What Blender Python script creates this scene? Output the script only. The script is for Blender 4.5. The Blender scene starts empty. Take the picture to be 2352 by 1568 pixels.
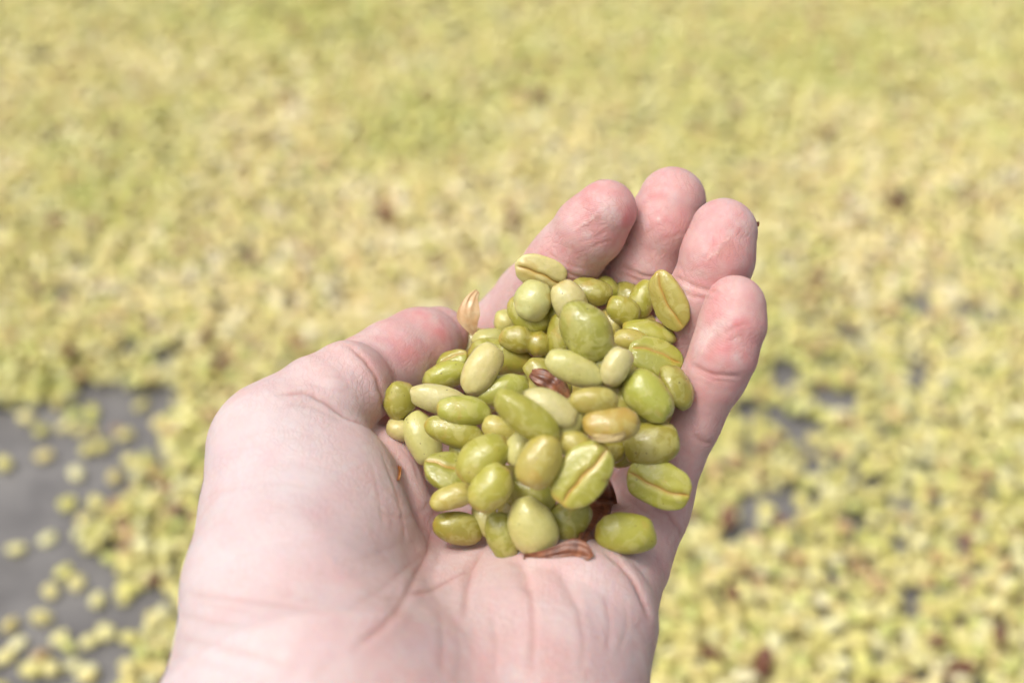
import bpy, math, random
import numpy as np
from mathutils import Vector, Matrix
from mathutils.bvhtree import BVHTree

random.seed(7)
rng = np.random.default_rng(7)
scene = bpy.context.scene
COL = scene.collection

# ------------------------------------------------------------------ camera
PITCH = math.radians(34.5)          # looking down
CAM_H = 0.525                       # metres above the patio
HFOV = math.radians(37.5)
K = 2 * math.tan(HFOV / 2) / 2352.0   # tan per pixel of the 2352-wide working frame
cam_data = bpy.data.cameras.new('camera')
cam = bpy.data.objects.new('camera', cam_data)
COL.objects.link(cam)
cam.location = (0, 0, CAM_H)
cam.rotation_euler = (math.pi / 2 - PITCH, 0, 0)
cam_data.sensor_width = 36.0
cam_data.lens = 18.0 / math.tan(HFOV / 2)
cam_data.clip_start = 0.01
cam_data.clip_end = 200.0
cam_data.dof.use_dof = True
cam_data.dof.focus_distance = 0.332
cam_data.dof.aperture_fstop = cam_data.lens / 7.2       # 7.2 mm pupil
cam_data.dof.aperture_blades = 7
scene.camera = cam

# ------------------------------------------------------------------ sky, sun, exposure
SUN_EL, SUN_AZ = math.radians(64), math.radians(-126)   # azimuth from +Y, negative = left
world = bpy.data.worlds.new('World')
scene.world = world
world.use_nodes = True
wn = world.node_tree.nodes
sky = wn.new('ShaderNodeTexSky')
sky.sky_type = 'NISHITA'
sky.sun_disc = False
sky.sun_elevation = SUN_EL
sky.sun_rotation = SUN_AZ
sky.air_density = 0.4
sky.dust_density = 7.0
sky.ozone_density = 0.6
wn['Background'].inputs['Strength'].default_value = 0.115
hsv = wn.new('ShaderNodeHueSaturation')          # thin overcast: a whiter sky
hsv.inputs['Saturation'].default_value = 0.35
world.node_tree.links.new(sky.outputs[0], hsv.inputs['Color'])
world.node_tree.links.new(hsv.outputs[0], wn['Background'].inputs['Color'])

sun_data = bpy.data.lights.new('sun', 'SUN')
sun_data.energy = 0.68
sun_data.angle = math.radians(14)
sun_data.color = (1.0, 0.96, 0.89)
sun = bpy.data.objects.new('sun', sun_data)
COL.objects.link(sun)
sd = Vector((math.cos(SUN_EL) * math.sin(SUN_AZ), math.cos(SUN_EL) * math.cos(SUN_AZ), math.sin(SUN_EL)))
sun.rotation_euler = sd.to_track_quat('Z', 'Y').to_euler()
sun.location = (0, 0, 3)

vs = scene.view_settings
vs.view_transform = 'Standard'
vs.look = 'None'
vs.gamma = 1.0
vs.use_curve_mapping = False
vs.exposure = 0.75
scene.cycles.use_denoising = True
scene.cycles.max_bounces = 8

# ------------------------------------------------------------------ frames
CR = np.array([1.0, 0, 0])
CU = np.array([0, math.sin(PITCH), math.cos(PITCH)])
CF = np.array([0, math.cos(PITCH), -math.sin(PITCH)])
CL = np.array([0, 0, CAM_H])
CM = np.stack([CR, CU, CF])            # rows: right, up, forward


def cam_mm(u, v, d):
    """working pixel + depth (mm) -> camera frame (right, up, depth) in mm"""
    return np.array([(u - 1176.0) * d * K, -(v - 784.0) * d * K, d], float)


def to_world(p):
    """camera frame mm -> world metres"""
    return CL + (np.asarray(p) @ CM) * 0.001


def on_ground(u, v, z=0.0):
    d = CF + CR * (u - 1176) * K - CU * (v - 784) * K
    t = (z - CAM_H) / d[2]
    return CL + d * t


def tag(o, label=None, cat=None, group=None, kind=None):
    if label: o['label'] = label
    if cat: o['category'] = cat
    if group: o['group'] = group
    if kind: o['kind'] = kind
    return o


def mesh_obj(name, verts, faces, mat, smooth=True):
    me = bpy.data.meshes.new(name)
    verts = np.asarray(verts, np.float32)
    faces = np.asarray(faces, np.int32)
    me.vertices.add(len(verts))
    me.vertices.foreach_set('co', verts.ravel())
    n = faces.shape[1]
    me.loops.add(faces.size)
    me.loops.foreach_set('vertex_index', faces.ravel())
    me.polygons.add(len(faces))
    me.polygons.foreach_set('loop_start', np.arange(0, faces.size, n, dtype=np.int32))
    me.polygons.foreach_set('loop_total', np.full(len(faces), n, np.int32))
    me.polygons.foreach_set('use_smooth', np.full(len(faces), smooth))
    me.update(calc_edges=True)
    me.validate()
    me.materials.append(mat)
    o = bpy.data.objects.new(name, me)
    COL.objects.link(o)
    return o


def add_attr(me, name, data):
    data = np.asarray(data, np.float32)
    if data.ndim == 2:
        a = me.attributes.new(name, 'FLOAT_COLOR', 'POINT')
        if data.shape[1] == 3:
            data = np.concatenate([data, np.ones((len(data), 1), np.float32)], 1)
        a.data.foreach_set('color', np.ascontiguousarray(data, np.float32).ravel())
    else:
        a = me.attributes.new(name, 'FLOAT', 'POINT')
        a.data.foreach_set('value', data)


# cheap smooth value noise on points (trilinear lattice hash)
def vnoise(p, scale, seed=0):
    q = np.asarray(p, float) * scale + seed * 17.31 + 1000.0
    i = np.floor(q).astype(np.int64)
    f = q - i
    f = f * f * (3 - 2 * f)
    out = 0
    for dx in (0, 1):
        for dy in (0, 1):
            for dz in (0, 1):
                h = (i[:, 0] + dx) * 374761393 + (i[:, 1] + dy) * 668265263 + (i[:, 2] + dz) * 2147483647 + seed * 1013
                h = (h ^ (h >> 13)) * 1274126177
                h = ((h ^ (h >> 16)) & 0xFFFFFF) / float(0xFFFFFF)
                w = (f[:, 0] if dx else 1 - f[:, 0]) * (f[:, 1] if dy else 1 - f[:, 1]) * (f[:, 2] if dz else 1 - f[:, 2])
                out = out + h * w
    return out * 2 - 1


# ------------------------------------------------------------------ materials
def new_mat(name):
    m = bpy.data.materials.new(name)
    m.use_nodes = True
    nt = m.node_tree
    return m, nt, nt.nodes, nt.links, nt.nodes['Principled BSDF']


def mixc(nt, fac, a, b, mode='MIX'):
    n = nt.nodes.new('ShaderNodeMix')
    n.data_type = 'RGBA'
    n.blend_type = mode
    for sock, val in ((n.inputs['Factor'], fac), (n.inputs[6], a), (n.inputs[7], b)):
        if hasattr(val, 'is_output') or isinstance(val, bpy.types.NodeSocket):
            nt.links.new(val, sock)
        else:
            sock.default_value = val if not isinstance(val, tuple) or len(val) == 4 else (*val, 1)
    return n.outputs[2]


def noise(nt, scale, detail=4, rough=0.55, coord=None, dist=0.0):
    n = nt.nodes.new('ShaderNodeTexNoise')
    n.inputs['Scale'].default_value = scale
    n.inputs['Detail'].default_value = detail
    n.inputs['Roughness'].default_value = rough
    n.inputs['Distortion'].default_value = dist
    if coord is not None:
        nt.links.new(coord, n.inputs['Vector'])
    return n.outputs['Fac']


def ramp(nt, fac, lo, hi):
    n = nt.nodes.new('ShaderNodeMapRange')
    n.inputs['From Min'].default_value = lo
    n.inputs['From Max'].default_value = hi
    nt.links.new(fac, n.inputs['Value'])
    return n.outputs[0]


def math_n(nt, op, a, b=None):
    n = nt.nodes.new('ShaderNodeMath')
    n.operation = op
    for i, v in enumerate((a, b)):
        if v is None: continue
        if isinstance(v, bpy.types.NodeSocket): nt.links.new(v, n.inputs[i])
        else: n.inputs[i].default_value = v
    return n.outputs[0]


def attr(nt, name):
    n = nt.nodes.new('ShaderNodeAttribute')
    n.attribute_name = name
    return n


def bump(nt, height, strength, dist, normal=None):
    n = nt.nodes.new('ShaderNodeBump')
    n.inputs['Strength'].default_value = strength
    n.inputs['Distance'].default_value = dist
    nt.links.new(height, n.inputs['Height'])
    if normal is not None: nt.links.new(normal, n.inputs['Normal'])
    return n.outputs[0]


def skin_material():
    m, nt, N, L, b = new_mat('skin')
    tc = N.new('ShaderNodeTexCoord').outputs['Object']
    red = attr(nt, 'red').outputs['Fac']
    pale = attr(nt, 'pale').outputs['Fac']
    crease = attr(nt, 'crease').outputs['Fac']
    n1 = ramp(nt, noise(nt, 130, 3, 0.6, tc), 0.35, 0.68)
    n2 = ramp(nt, noise(nt, 420, 4, 0.6, tc), 0.38, 0.66)
    base = mixc(nt, n1, (0.575, 0.38, 0.35), (0.61, 0.485, 0.455))
    base = mixc(nt, math_n(nt, 'MULTIPLY', n2, 0.35), base, (0.55, 0.28, 0.275))
    base = mixc(nt, pale, base, (0.575, 0.505, 0.505))
    vein = math_n(nt, 'MULTIPLY', ramp(nt, noise(nt, 70, 3, 0.5, tc, 0.8), 0.52, 0.72), 0.35)
    base = mixc(nt, vein, base, (0.53, 0.40, 0.42))
    redn = math_n(nt, 'MULTIPLY', red, math_n(nt, 'ADD', math_n(nt, 'MULTIPLY', n1, 0.5), 0.5))
    base = mixc(nt, redn, base, (0.55, 0.20, 0.20))
    base = mixc(nt, crease, base, (0.40, 0.15, 0.115))
    base = mixc(nt, attr(nt, 'flake').outputs['Fac'], base, (0.72, 0.58, 0.53))
    L.new(base, b.inputs['Base Color'])
    b.inputs['Subsurface Weight'].default_value = 0.55
    b.inputs['Subsurface Radius'].default_value = (1.0, 0.35, 0.2)
    b.inputs['Subsurface Scale'].default_value = 0.0022
    r = N.new('ShaderNodeMapRange')
    L.new(n2, r.inputs['Value'])
    r.inputs['To Min'].default_value = 0.46
    r.inputs['To Max'].default_value = 0.62
    L.new(r.outputs[0], b.inputs['Roughness'])
    b.inputs['Specular IOR Level'].default_value = 0.42
    fine = noise(nt, 2600, 3, 0.6, tc)
    # friction ridges on the finger pads
    wv = N.new('ShaderNodeTexWave')
    wv.wave_type = 'RINGS'
    wv.inputs['Scale'].default_value = 900
    wv.inputs['Distortion'].default_value = 5.0
    wv.inputs['Detail'].default_value = 1.5
    wv.inputs['Detail Scale'].default_value = 0.12
    L.new(tc, wv.inputs['Vector'])
    rid = math_n(nt, 'MULTIPLY', wv.outputs['Fac'], attr(nt, 'ridge').outputs['Fac'])
    h = math_n(nt, 'ADD', math_n(nt, 'MULTIPLY', fine, 0.6), math_n(nt, 'MULTIPLY', rid, 0.3))
    nb = bump(nt, h, 0.35, 0.00022)
    wr = noise(nt, 700, 5, 0.65, tc, 0.6)
    nb = bump(nt, wr, 0.24, 0.0005, nb)
    vo = N.new('ShaderNodeTexVoronoi')          # the fine lattice of lines every palm has
    vo.feature = 'DISTANCE_TO_EDGE'
    vo.inputs['Scale'].default_value = 780
    mp = N.new('ShaderNodeMapping')
    mp.inputs['Rotation'].default_value = (0.4, 0.3, 0.7)
    mp.inputs['Scale'].default_value = (1.0, 0.45, 0.7)
    wob = N.new('ShaderNodeTexNoise')
    wob.inputs['Scale'].default_value = 260
    L.new(tc, wob.inputs['Vector'])
    ad = N.new('ShaderNodeVectorMath'); ad.operation = 'MULTIPLY_ADD'
    L.new(wob.outputs['Color'], ad.inputs[0])
    ad.inputs[1].default_value = (0.0035, 0.0035, 0.0035)
    L.new(tc, ad.inputs[2])
    L.new(ad.outputs[0], mp.inputs['Vector'])
    L.new(mp.outputs[0], vo.inputs['Vector'])
    ed = N.new('ShaderNodeMapRange')
    ed.inputs['From Max'].default_value = 0.16
    L.new(vo.outputs['Distance'], ed.inputs['Value'])
    patch = ramp(nt, noise(nt, 110, 2, 0.5, tc), 0.35, 0.6)
    lines = math_n(nt, 'MULTIPLY', math_n(nt, 'SUBTRACT', 1.0, ed.outputs[0]), patch)
    nb = bump(nt, math_n(nt, 'MULTIPLY', lines, -1.0), 0.30, 0.00022, nb)
    base2 = mixc(nt, math_n(nt, 'MULTIPLY', lines, 0.16), base, (0.48, 0.22, 0.19))
    L.new(base2, b.inputs['Base Color'])
    L.new(nb, b.inputs['Normal'])
    return m


def bean_material():
    """wet coffee bean: 'col' attribute tint per vertex, object colour tint per bean"""
    m, nt, N, L, b = new_mat('bean_wet')
    tc = N.new('ShaderNodeTexCoord').outputs['Object']
    oi = N.new('ShaderNodeObjectInfo')
    off = N.new('ShaderNodeVectorMath')
    off.operation = 'ADD'
    L.new(tc, off.inputs[0])
    comb = N.new('ShaderNodeCombineXYZ')
    L.new(oi.outputs['Random'], comb.inputs[0])
    L.new(oi.outputs['Random'], comb.inputs[1])
    L.new(comb.outputs[0], off.inputs[1])
    co = off.outputs[0]
    brown = attr(nt, 'brown').outputs['Fac']
    n1 = ramp(nt, noise(nt, 330, 4, 0.6, co), 0.36, 0.66)
    n2 = ramp(nt, noise(nt, 900, 4, 0.65, co, 0.5), 0.35, 0.7)
    film_edge = ramp(nt, noise(nt, 260, 5, 0.62, co, 1.2), 0.50, 0.56)     # papery silver skin left in patches
    base = mixc(nt, math_n(nt, 'MULTIPLY', n1, 0.30), oi.outputs['Color'], (0.47, 0.43, 0.09))
    base = mixc(nt, math_n(nt, 'MULTIPLY', film_edge, 0.30), base, (0.57, 0.53, 0.22))
    rim = ramp(nt, noise(nt, 190, 3, 0.5, co, 0.6), 0.60, 0.72)
    base = mixc(nt, math_n(nt, 'MULTIPLY', rim, 0.45), base, (0.45, 0.28, 0.05))
    base = mixc(nt, math_n(nt, 'MULTIPLY', n2, 0.22), base, (0.28, 0.30, 0.04))
    base = mixc(nt, math_n(nt, 'MULTIPLY', brown, 1.0), base, (0.44, 0.27, 0.05))
    sp = ramp(nt, noise(nt, 1300, 1, 0.3, co), 0.765, 0.80)
    base = mixc(nt, math_n(nt, 'MULTIPLY', sp, 0.75), base, (0.07, 0.04, 0.015))
    L.new(base, b.inputs['Base Color'])
    b.inputs['Subsurface Weight'].default_value = 0.3
    b.inputs['Subsurface Radius'].default_value = (1.0, 0.9, 0.3)
    b.inputs['Subsurface Scale'].default_value = 0.0014
    b.inputs['Roughness'].default_value = 0.5
    b.inputs['Specular IOR Level'].default_value = 0.3
    b.inputs['Coat Weight'].default_value = 1.0
    b.inputs['Coat Roughness'].default_value = 0.06
    b.inputs['Coat IOR'].default_value = 1.45
    film = noise(nt, 800, 4, 0.6, co, 0.8)
    fine = noise(nt, 1700, 3, 0.6, co)
    nb = bump(nt, math_n(nt, 'ADD', math_n(nt, 'MULTIPLY', fine, 0.7), math_n(nt, 'MULTIPLY', film_edge, 0.35)), 0.3, 0.0003)
    L.new(nb, b.inputs['Normal'])
    nc = bump(nt, film, 0.26, 0.0008)
    L.new(nc, b.inputs['Coat Normal'])
    return m


def ground_bean_material():
    m, nt, N, L, b = new_mat('bean_parchment')
    tc = N.new('ShaderNodeTexCoord').outputs['Object']
    geo = attr(nt, 'tint').outputs['Color']
    n1 = ramp(nt, noise(nt, 300, 3, 0.6, tc), 0.35, 0.68)
    base = mixc(nt, math_n(nt, 'MULTIPLY', n1, 0.3), geo, (0.72, 0.66, 0.36))
    L.new(base, b.inputs['Base Color'])
    b.inputs['Roughness'].default_value = 0.45
    b.inputs['Coat Weight'].default_value = 0.3
    b.inputs['Coat Roughness'].default_value = 0.2
    return m


def ground_bean_object_material():
    m, nt, N, L, b = new_mat('bean_parchment_single')
    tc = N.new('ShaderNodeTexCoord').outputs['Object']
    oi = N.new('ShaderNodeObjectInfo')
    n1 = ramp(nt, noise(nt, 300, 3, 0.6, tc), 0.35, 0.68)
    base = mixc(nt, math_n(nt, 'MULTIPLY', n1, 0.3), oi.outputs['Color'], (0.72, 0.66, 0.36))
    L.new(base, b.inputs['Base Color'])
    b.inputs['Roughness'].default_value = 0.45
    b.inputs['Coat Weight'].default_value = 0.3
    b.inputs['Coat Roughness'].default_value = 0.2
    return m


def concrete_material():
    m, nt, N, L, b = new_mat('wet_concrete')
    tc = N.new('ShaderNodeTexCoord').outputs['Object']
    n1 = ramp(nt, noise(nt, 9, 6, 0.6, tc), 0.3, 0.7)
    n2 = ramp(nt, noise(nt, 220, 5, 0.7, tc), 0.3, 0.7)
    base = mixc(nt, n1, (0.155, 0.149, 0.144), (0.25, 0.241, 0.231))
    n3 = ramp(nt, noise(nt, 34, 4, 0.65, tc, 0.6), 0.42, 0.62)      # damp stains
    base = mixc(nt, math_n(nt, 'MULTIPLY', n3, 0.6), base, (0.10, 0.095, 0.095))
    base = mixc(nt, math_n(nt, 'MULTIPLY', n2, 0.35), base, (0.10, 0.09, 0.095))
    L.new(base, b.inputs['Base Color'])
    b.inputs['Roughness'].default_value = 0.5
    L.new(bump(nt, n2, 0.4, 0.001), b.inputs['Normal'])
    return m


def husk_material(name, c1, c2, rough=0.35, trans=0.0, coat=0.4):
    m, nt, N, L, b = new_mat(name)
    tc = N.new('ShaderNodeTexCoord').outputs['Object']
    n1 = ramp(nt, noise(nt, 500, 4, 0.6, tc), 0.35, 0.66)
    L.new(mixc(nt, n1, c1, c2), b.inputs['Base Color'])
    b.inputs['Roughness'].default_value = rough
    b.inputs['Coat Weight'].default_value = coat
    b.inputs['Coat Roughness'].default_value = 0.12
    b.inputs['Transmission Weight'].default_value = trans
    L.new(bump(nt, noise(nt, 900, 4, 0.6, tc), 0.4, 0.0006), b.inputs['Normal'])
    return m


SKIN = skin_material()
BEAN = bean_material()
GBEAN = ground_bean_material()
GBEAN1 = ground_bean_object_material()
CONC = concrete_material()
HUSK_D = husk_material('husk_brown', (0.11, 0.034, 0.016), (0.30, 0.11, 0.045), 0.42, 0.12, 0.25)
HUSK_C = husk_material('husk_orange', (0.38, 0.13, 0.02), (0.5, 0.2, 0.05), 0.5)
HUSK_T = husk_material('husk_tan', (0.42, 0.30, 0.10), (0.55, 0.44, 0.20), 0.35, 0.1, 0.8)
HUSK_P = husk_material('husk_pale', (0.80, 0.52, 0.26), (0.86, 0.68, 0.42), 0.4, 0.45)
HUSK_G = husk_material('husk_ground', (0.10, 0.035, 0.02), (0.22, 0.09, 0.05), 0.6, 0.0, 0.1)

# ------------------------------------------------------------------ ground
gs = 40.0
gv = [(-gs, -gs, 0), (gs, -gs, 0), (gs, gs, 0), (-gs, gs, 0)]
ground = mesh_obj('ground', gv, [(0, 1, 2, 3)], CONC, False)
tag(ground, 'bare dark grey wet concrete drying patio under the beans', 'ground', kind='structure')


# ------------------------------------------------------------------ hand: signed distance field, meshed with surface nets
def roundcone(P, a, b, r1, r2):
    a = a.astype(np.float32); b = b.astype(np.float32)
    ba = b - a
    l2 = float(ba @ ba)
    pa = P - a
    h = np.clip(pa @ ba / l2, 0, 1)
    q = pa - h[:, None] * ba
    return np.sqrt(np.einsum('ij,ij->i', q, q)) - (np.float32(r1) + np.float32(r2 - r1) * h)


def smin(a, b, k):
    h = np.maximum(k - np.abs(a - b), 0) / k
    return np.minimum(a, b) - h * h * k * 0.25


def node(t):
    u, v, d, r = t
    return cam_mm(u, v, d), r * d * K


def chain(P, nodes, k=None):
    out = None
    nn = [node(t) for t in nodes]
    if len(nn) == 1:
        c, r = nn[0]
        return np.sqrt(((P - c) ** 2).sum(1)) - r
    for (a, ra), (b, rb) in zip(nn[:-1], nn[1:]):
        s = roundcone(P, a, b, ra, rb)
        out = s if out is None else (np.minimum(out, s) if not k else smin(out, s, k))
    return out


FINGERS = {
    'index':  [(1392, 484, 342, 72), (1355, 528, 345, 80), (1310, 582, 350, 80), (1285, 612, 353, 79), (1224, 692, 367, 88), (1085, 850, 386, 95)],
    'middle': [(1543, 460, 350, 78), (1520, 520, 351, 84), (1488, 600, 354, 82), (1468, 640, 357, 83), (1402, 745, 366, 92), (1270, 940, 380, 98)],
    'ring':   [(1663, 535, 337, 78), (1648, 590, 337, 84), (1618, 675, 340, 82), (1602, 720, 343, 80), (1552, 815, 350, 84), (1400, 1040, 364, 98)],
    'pinky':  [(1688, 702, 326, 70), (1682, 745, 326, 75), (1662, 812, 326, 74), (1640, 865, 328, 70), (1584, 970, 332, 70), (1492, 1155, 337, 84)],
}
PALM = [
    [(1085, 850, 388, 100), (1010, 1080, 372, 120), (900, 1420, 330, 190), (830, 1720, 296, 260)],
    [(1270, 940, 382, 105), (1160, 1140, 372, 130), (1000, 1450, 335, 200), (830, 1720, 296, 260)],
    [(1400, 1040, 366, 105), (1290, 1220, 352, 140), (1120, 1480, 322, 220), (950, 1720, 296, 260)],
    [(1492, 1155, 339, 84), (1428, 1290, 328, 108), (1312, 1430, 314, 196), (1180, 1660, 300, 268)],
    [(1085, 850, 394, 95), (930, 960, 372, 88), (800, 1080, 352, 120)],
    [(1250, 800, 392, 80), (1330, 860, 388, 80)],
    [(1180, 1660, 300, 268), (830, 1720, 290, 290)],
    [(830, 1720, 290, 300), (560, 2250, 238, 330)],
    [(830, 1720, 290, 300), (1000, 2250, 245, 330)],
]
THENAR = [
    [(646, 1040, 325, 140), (652, 1195, 314, 194), (668, 1390, 298, 220), (705, 1610, 284, 358)],
    [(646, 1040, 325, 140), (755, 1135, 322, 168), (770, 1260, 314, 190), (668, 1390, 298, 220)],
]
FOLD = [[(880, 1060, 335, 82), (915, 1170, 328, 76), (885, 1290, 320, 78)]]
THUMB1 = [(650, 1010, 326, 136), (738, 932, 330, 122), (796, 888, 333, 106)]
THUMB2 = [(845, 862, 343, 98), (900, 832, 348, 97), (965, 796, 355, 92), (1005, 776, 360, 74)]


def hand_sdf(P):
    P = np.asarray(P, np.float32)
    palm = None
    for c in PALM:
        s = chain(P, c)
        palm = s if palm is None else smin(palm, s, 11.0)
    th = None
    for c in THENAR:
        s = chain(P, c)
        th = s if th is None else smin(th, s, 12.0)
    fo = chain(P, FOLD[0])
    t1 = chain(P, THUMB1)
    t2 = chain(P, THUMB2, 1.0)
    th = smin(th, fo, 1.6)
    th = smin(th, t1, 2.2)
    thumb = smin(th, t2, 1.8)
    out = smin(palm, thumb, 8.0)
    for k, c in FINGERS.items():
        f = chain(P, c, 2.0)
        out = smin(out, smin(f, palm, 6.0), 0.7)
    return out


def build_hand_surface(h=0.95):
    lo = np.array([-95.0, -135.0, 215.0])
    hi = np.array([72.0, 50.0, 420.0])
    n = np.ceil((hi - lo) / h).astype(int) + 1
    n = (n // 4 + 1) * 4 + 1
    F = np.full(n, 5.0, np.float32)
    # coarse pass
    cn = (n - 1) // 4 + 1
    gi = np.stack(np.meshgrid(*[np.arange(c) for c in cn], indexing='ij'), -1).reshape(-1, 3)
    cs = hand_sdf(lo + gi * (4 * h) + 1.5 * h).reshape(cn)   # at block centres
    nd = np.abs(cs) < 4.2 * h
    # sign fill
    big = np.repeat(np.repeat(np.repeat(cs, 4, 0), 4, 1), 4, 2)[:n[0], :n[1], :n[2]]
    F[:] = np.where(big < 0, -5.0, 5.0)
    m = np.repeat(np.repeat(np.repeat(nd, 4, 0), 4, 1), 4, 2)[:n[0], :n[1], :n[2]]
    idx = np.argwhere(m)
    vals = np.empty(len(idx), np.float32)
    for i in range(0, len(idx), 400000):
        vals[i:i + 400000] = hand_sdf(lo + idx[i:i + 400000] * h)
    F[m] = vals
    # surface nets
    ins = F < 0
    c = np.zeros(n - 1, np.uint8)
    for dx in (0, 1):
        for dy in (0, 1):
            for dz in (0, 1):
                c += ins[dx:n[0] - 1 + dx, dy:n[1] - 1 + dy, dz:n[2] - 1 + dz]
    act = (c > 0) & (c < 8)
    cells = np.argwhere(act)
    vid = np.full(n - 1, -1, np.int64)
    vid[act] = np.arange(len(cells))
    acc = np.zeros((len(cells), 3)); cnt = np.zeros(len(cells))
    corners = [(x, y, z) for x in (0, 1) for y in (0, 1) for z in (0, 1)]
    for a in corners:
        for ax in range(3):
            if a[ax] == 1: continue
            b = list(a); b[ax] = 1
            fa = F[cells[:, 0] + a[0], cells[:, 1] + a[1], cells[:, 2] + a[2]]
            fb = F[cells[:, 0] + b[0], cells[:, 1] + b[1], cells[:, 2] + b[2]]
            cr = (fa < 0) != (fb < 0)
            t = np.where(cr, fa / np.where(cr, fa - fb, 1), 0)
            p = np.array(a, float)[None, :] + np.zeros((len(cells), 3))
            p[:, ax] += t
            acc += np.where(cr[:, None], p, 0)
            cnt += cr
    V = lo + (cells + acc / cnt[:, None]) * h
    quads = []
    for ax in range(3):
        o1, o2 = (ax + 1) % 3, (ax + 2) % 3
        sl0 = [slice(1, -1)] * 3; sl1 = [slice(1, -1)] * 3
        sl0[ax] = slice(0, n[ax] - 1); sl1[ax] = slice(1, n[ax])
        A = ins[tuple(sl0)]; B = ins[tuple(sl1)]
        e = np.argwhere(A != B)
        base = e.copy()
        for q in range(3):
            if q != ax: base[:, q] += 1
        flip = A[tuple(e.T)]
        def cell(d1, d2):
            p = base.copy(); p[:, o1] -= d1; p[:, o2] -= d2
            return vid[p[:, 0], p[:, 1], p[:, 2]]
        q = np.stack([cell(1, 1), cell(0, 1), cell(0, 0), cell(1, 0)], 1)
        q[~flip] = q[~flip][:, ::-1]
        quads.append(q)
    Q = np.concatenate(quads)
    return V, Q


def project(V, it=2):
    e = 0.2
    for _ in range(it):
        s = hand_sdf(V)
        g = np.stack([hand_sdf(V + np.eye(3)[i] * e) - s for i in range(3)], 1) / e
        g2 = np.maximum((g * g).sum(1), 0.3)
        V = V - np.clip(s / g2, -0.6, 0.6)[:, None] * g
    return V, g / np.sqrt(np.maximum((g * g).sum(1), 1e-6))[:, None]


def subdivide(V, Q):
    E = np.concatenate([Q[:, [0, 1]], Q[:, [1, 2]], Q[:, [2, 3]], Q[:, [3, 0]]])
    E.sort(1)
    key = E[:, 0] * (len(V) + 1) + E[:, 1]
    uk, inv = np.unique(key, return_inverse=True)
    a = uk // (len(V) + 1); b = uk % (len(V) + 1)
    nq = len(Q)
    ei = inv.reshape(4, nq).T + len(V)
    fi = np.arange(nq) + len(V) + len(uk)
    W = np.concatenate([V, (V[a] + V[b]) / 2, V[Q].mean(1)])
    R = np.concatenate([np.stack([Q[:, 0], ei[:, 0], fi, ei[:, 3]], 1),
                        np.stack([ei[:, 0], Q[:, 1], ei[:, 1], fi], 1),
                        np.stack([fi, ei[:, 1], Q[:, 2], ei[:, 2]], 1),
                        np.stack([ei[:, 3], fi, ei[:, 2], Q[:, 3]], 1)])
    return W, R


HV, HQ = build_hand_surface()
HV, _ = project(HV, 2)
BV0 = BVHTree.FromPolygons(HV.tolist(), HQ.tolist())
HV, HQ = subdivide(HV, HQ)
HV, HN = project(HV, 1)


def hit(u, v, bv=BV0):
    d = Vector(cam_mm(u, v, 1.0)).normalized()
    loc, nor, i, dist = bv.ray_cast(Vector((0, 0, 0)), d)
    return None if loc is None else np.array(loc)


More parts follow.
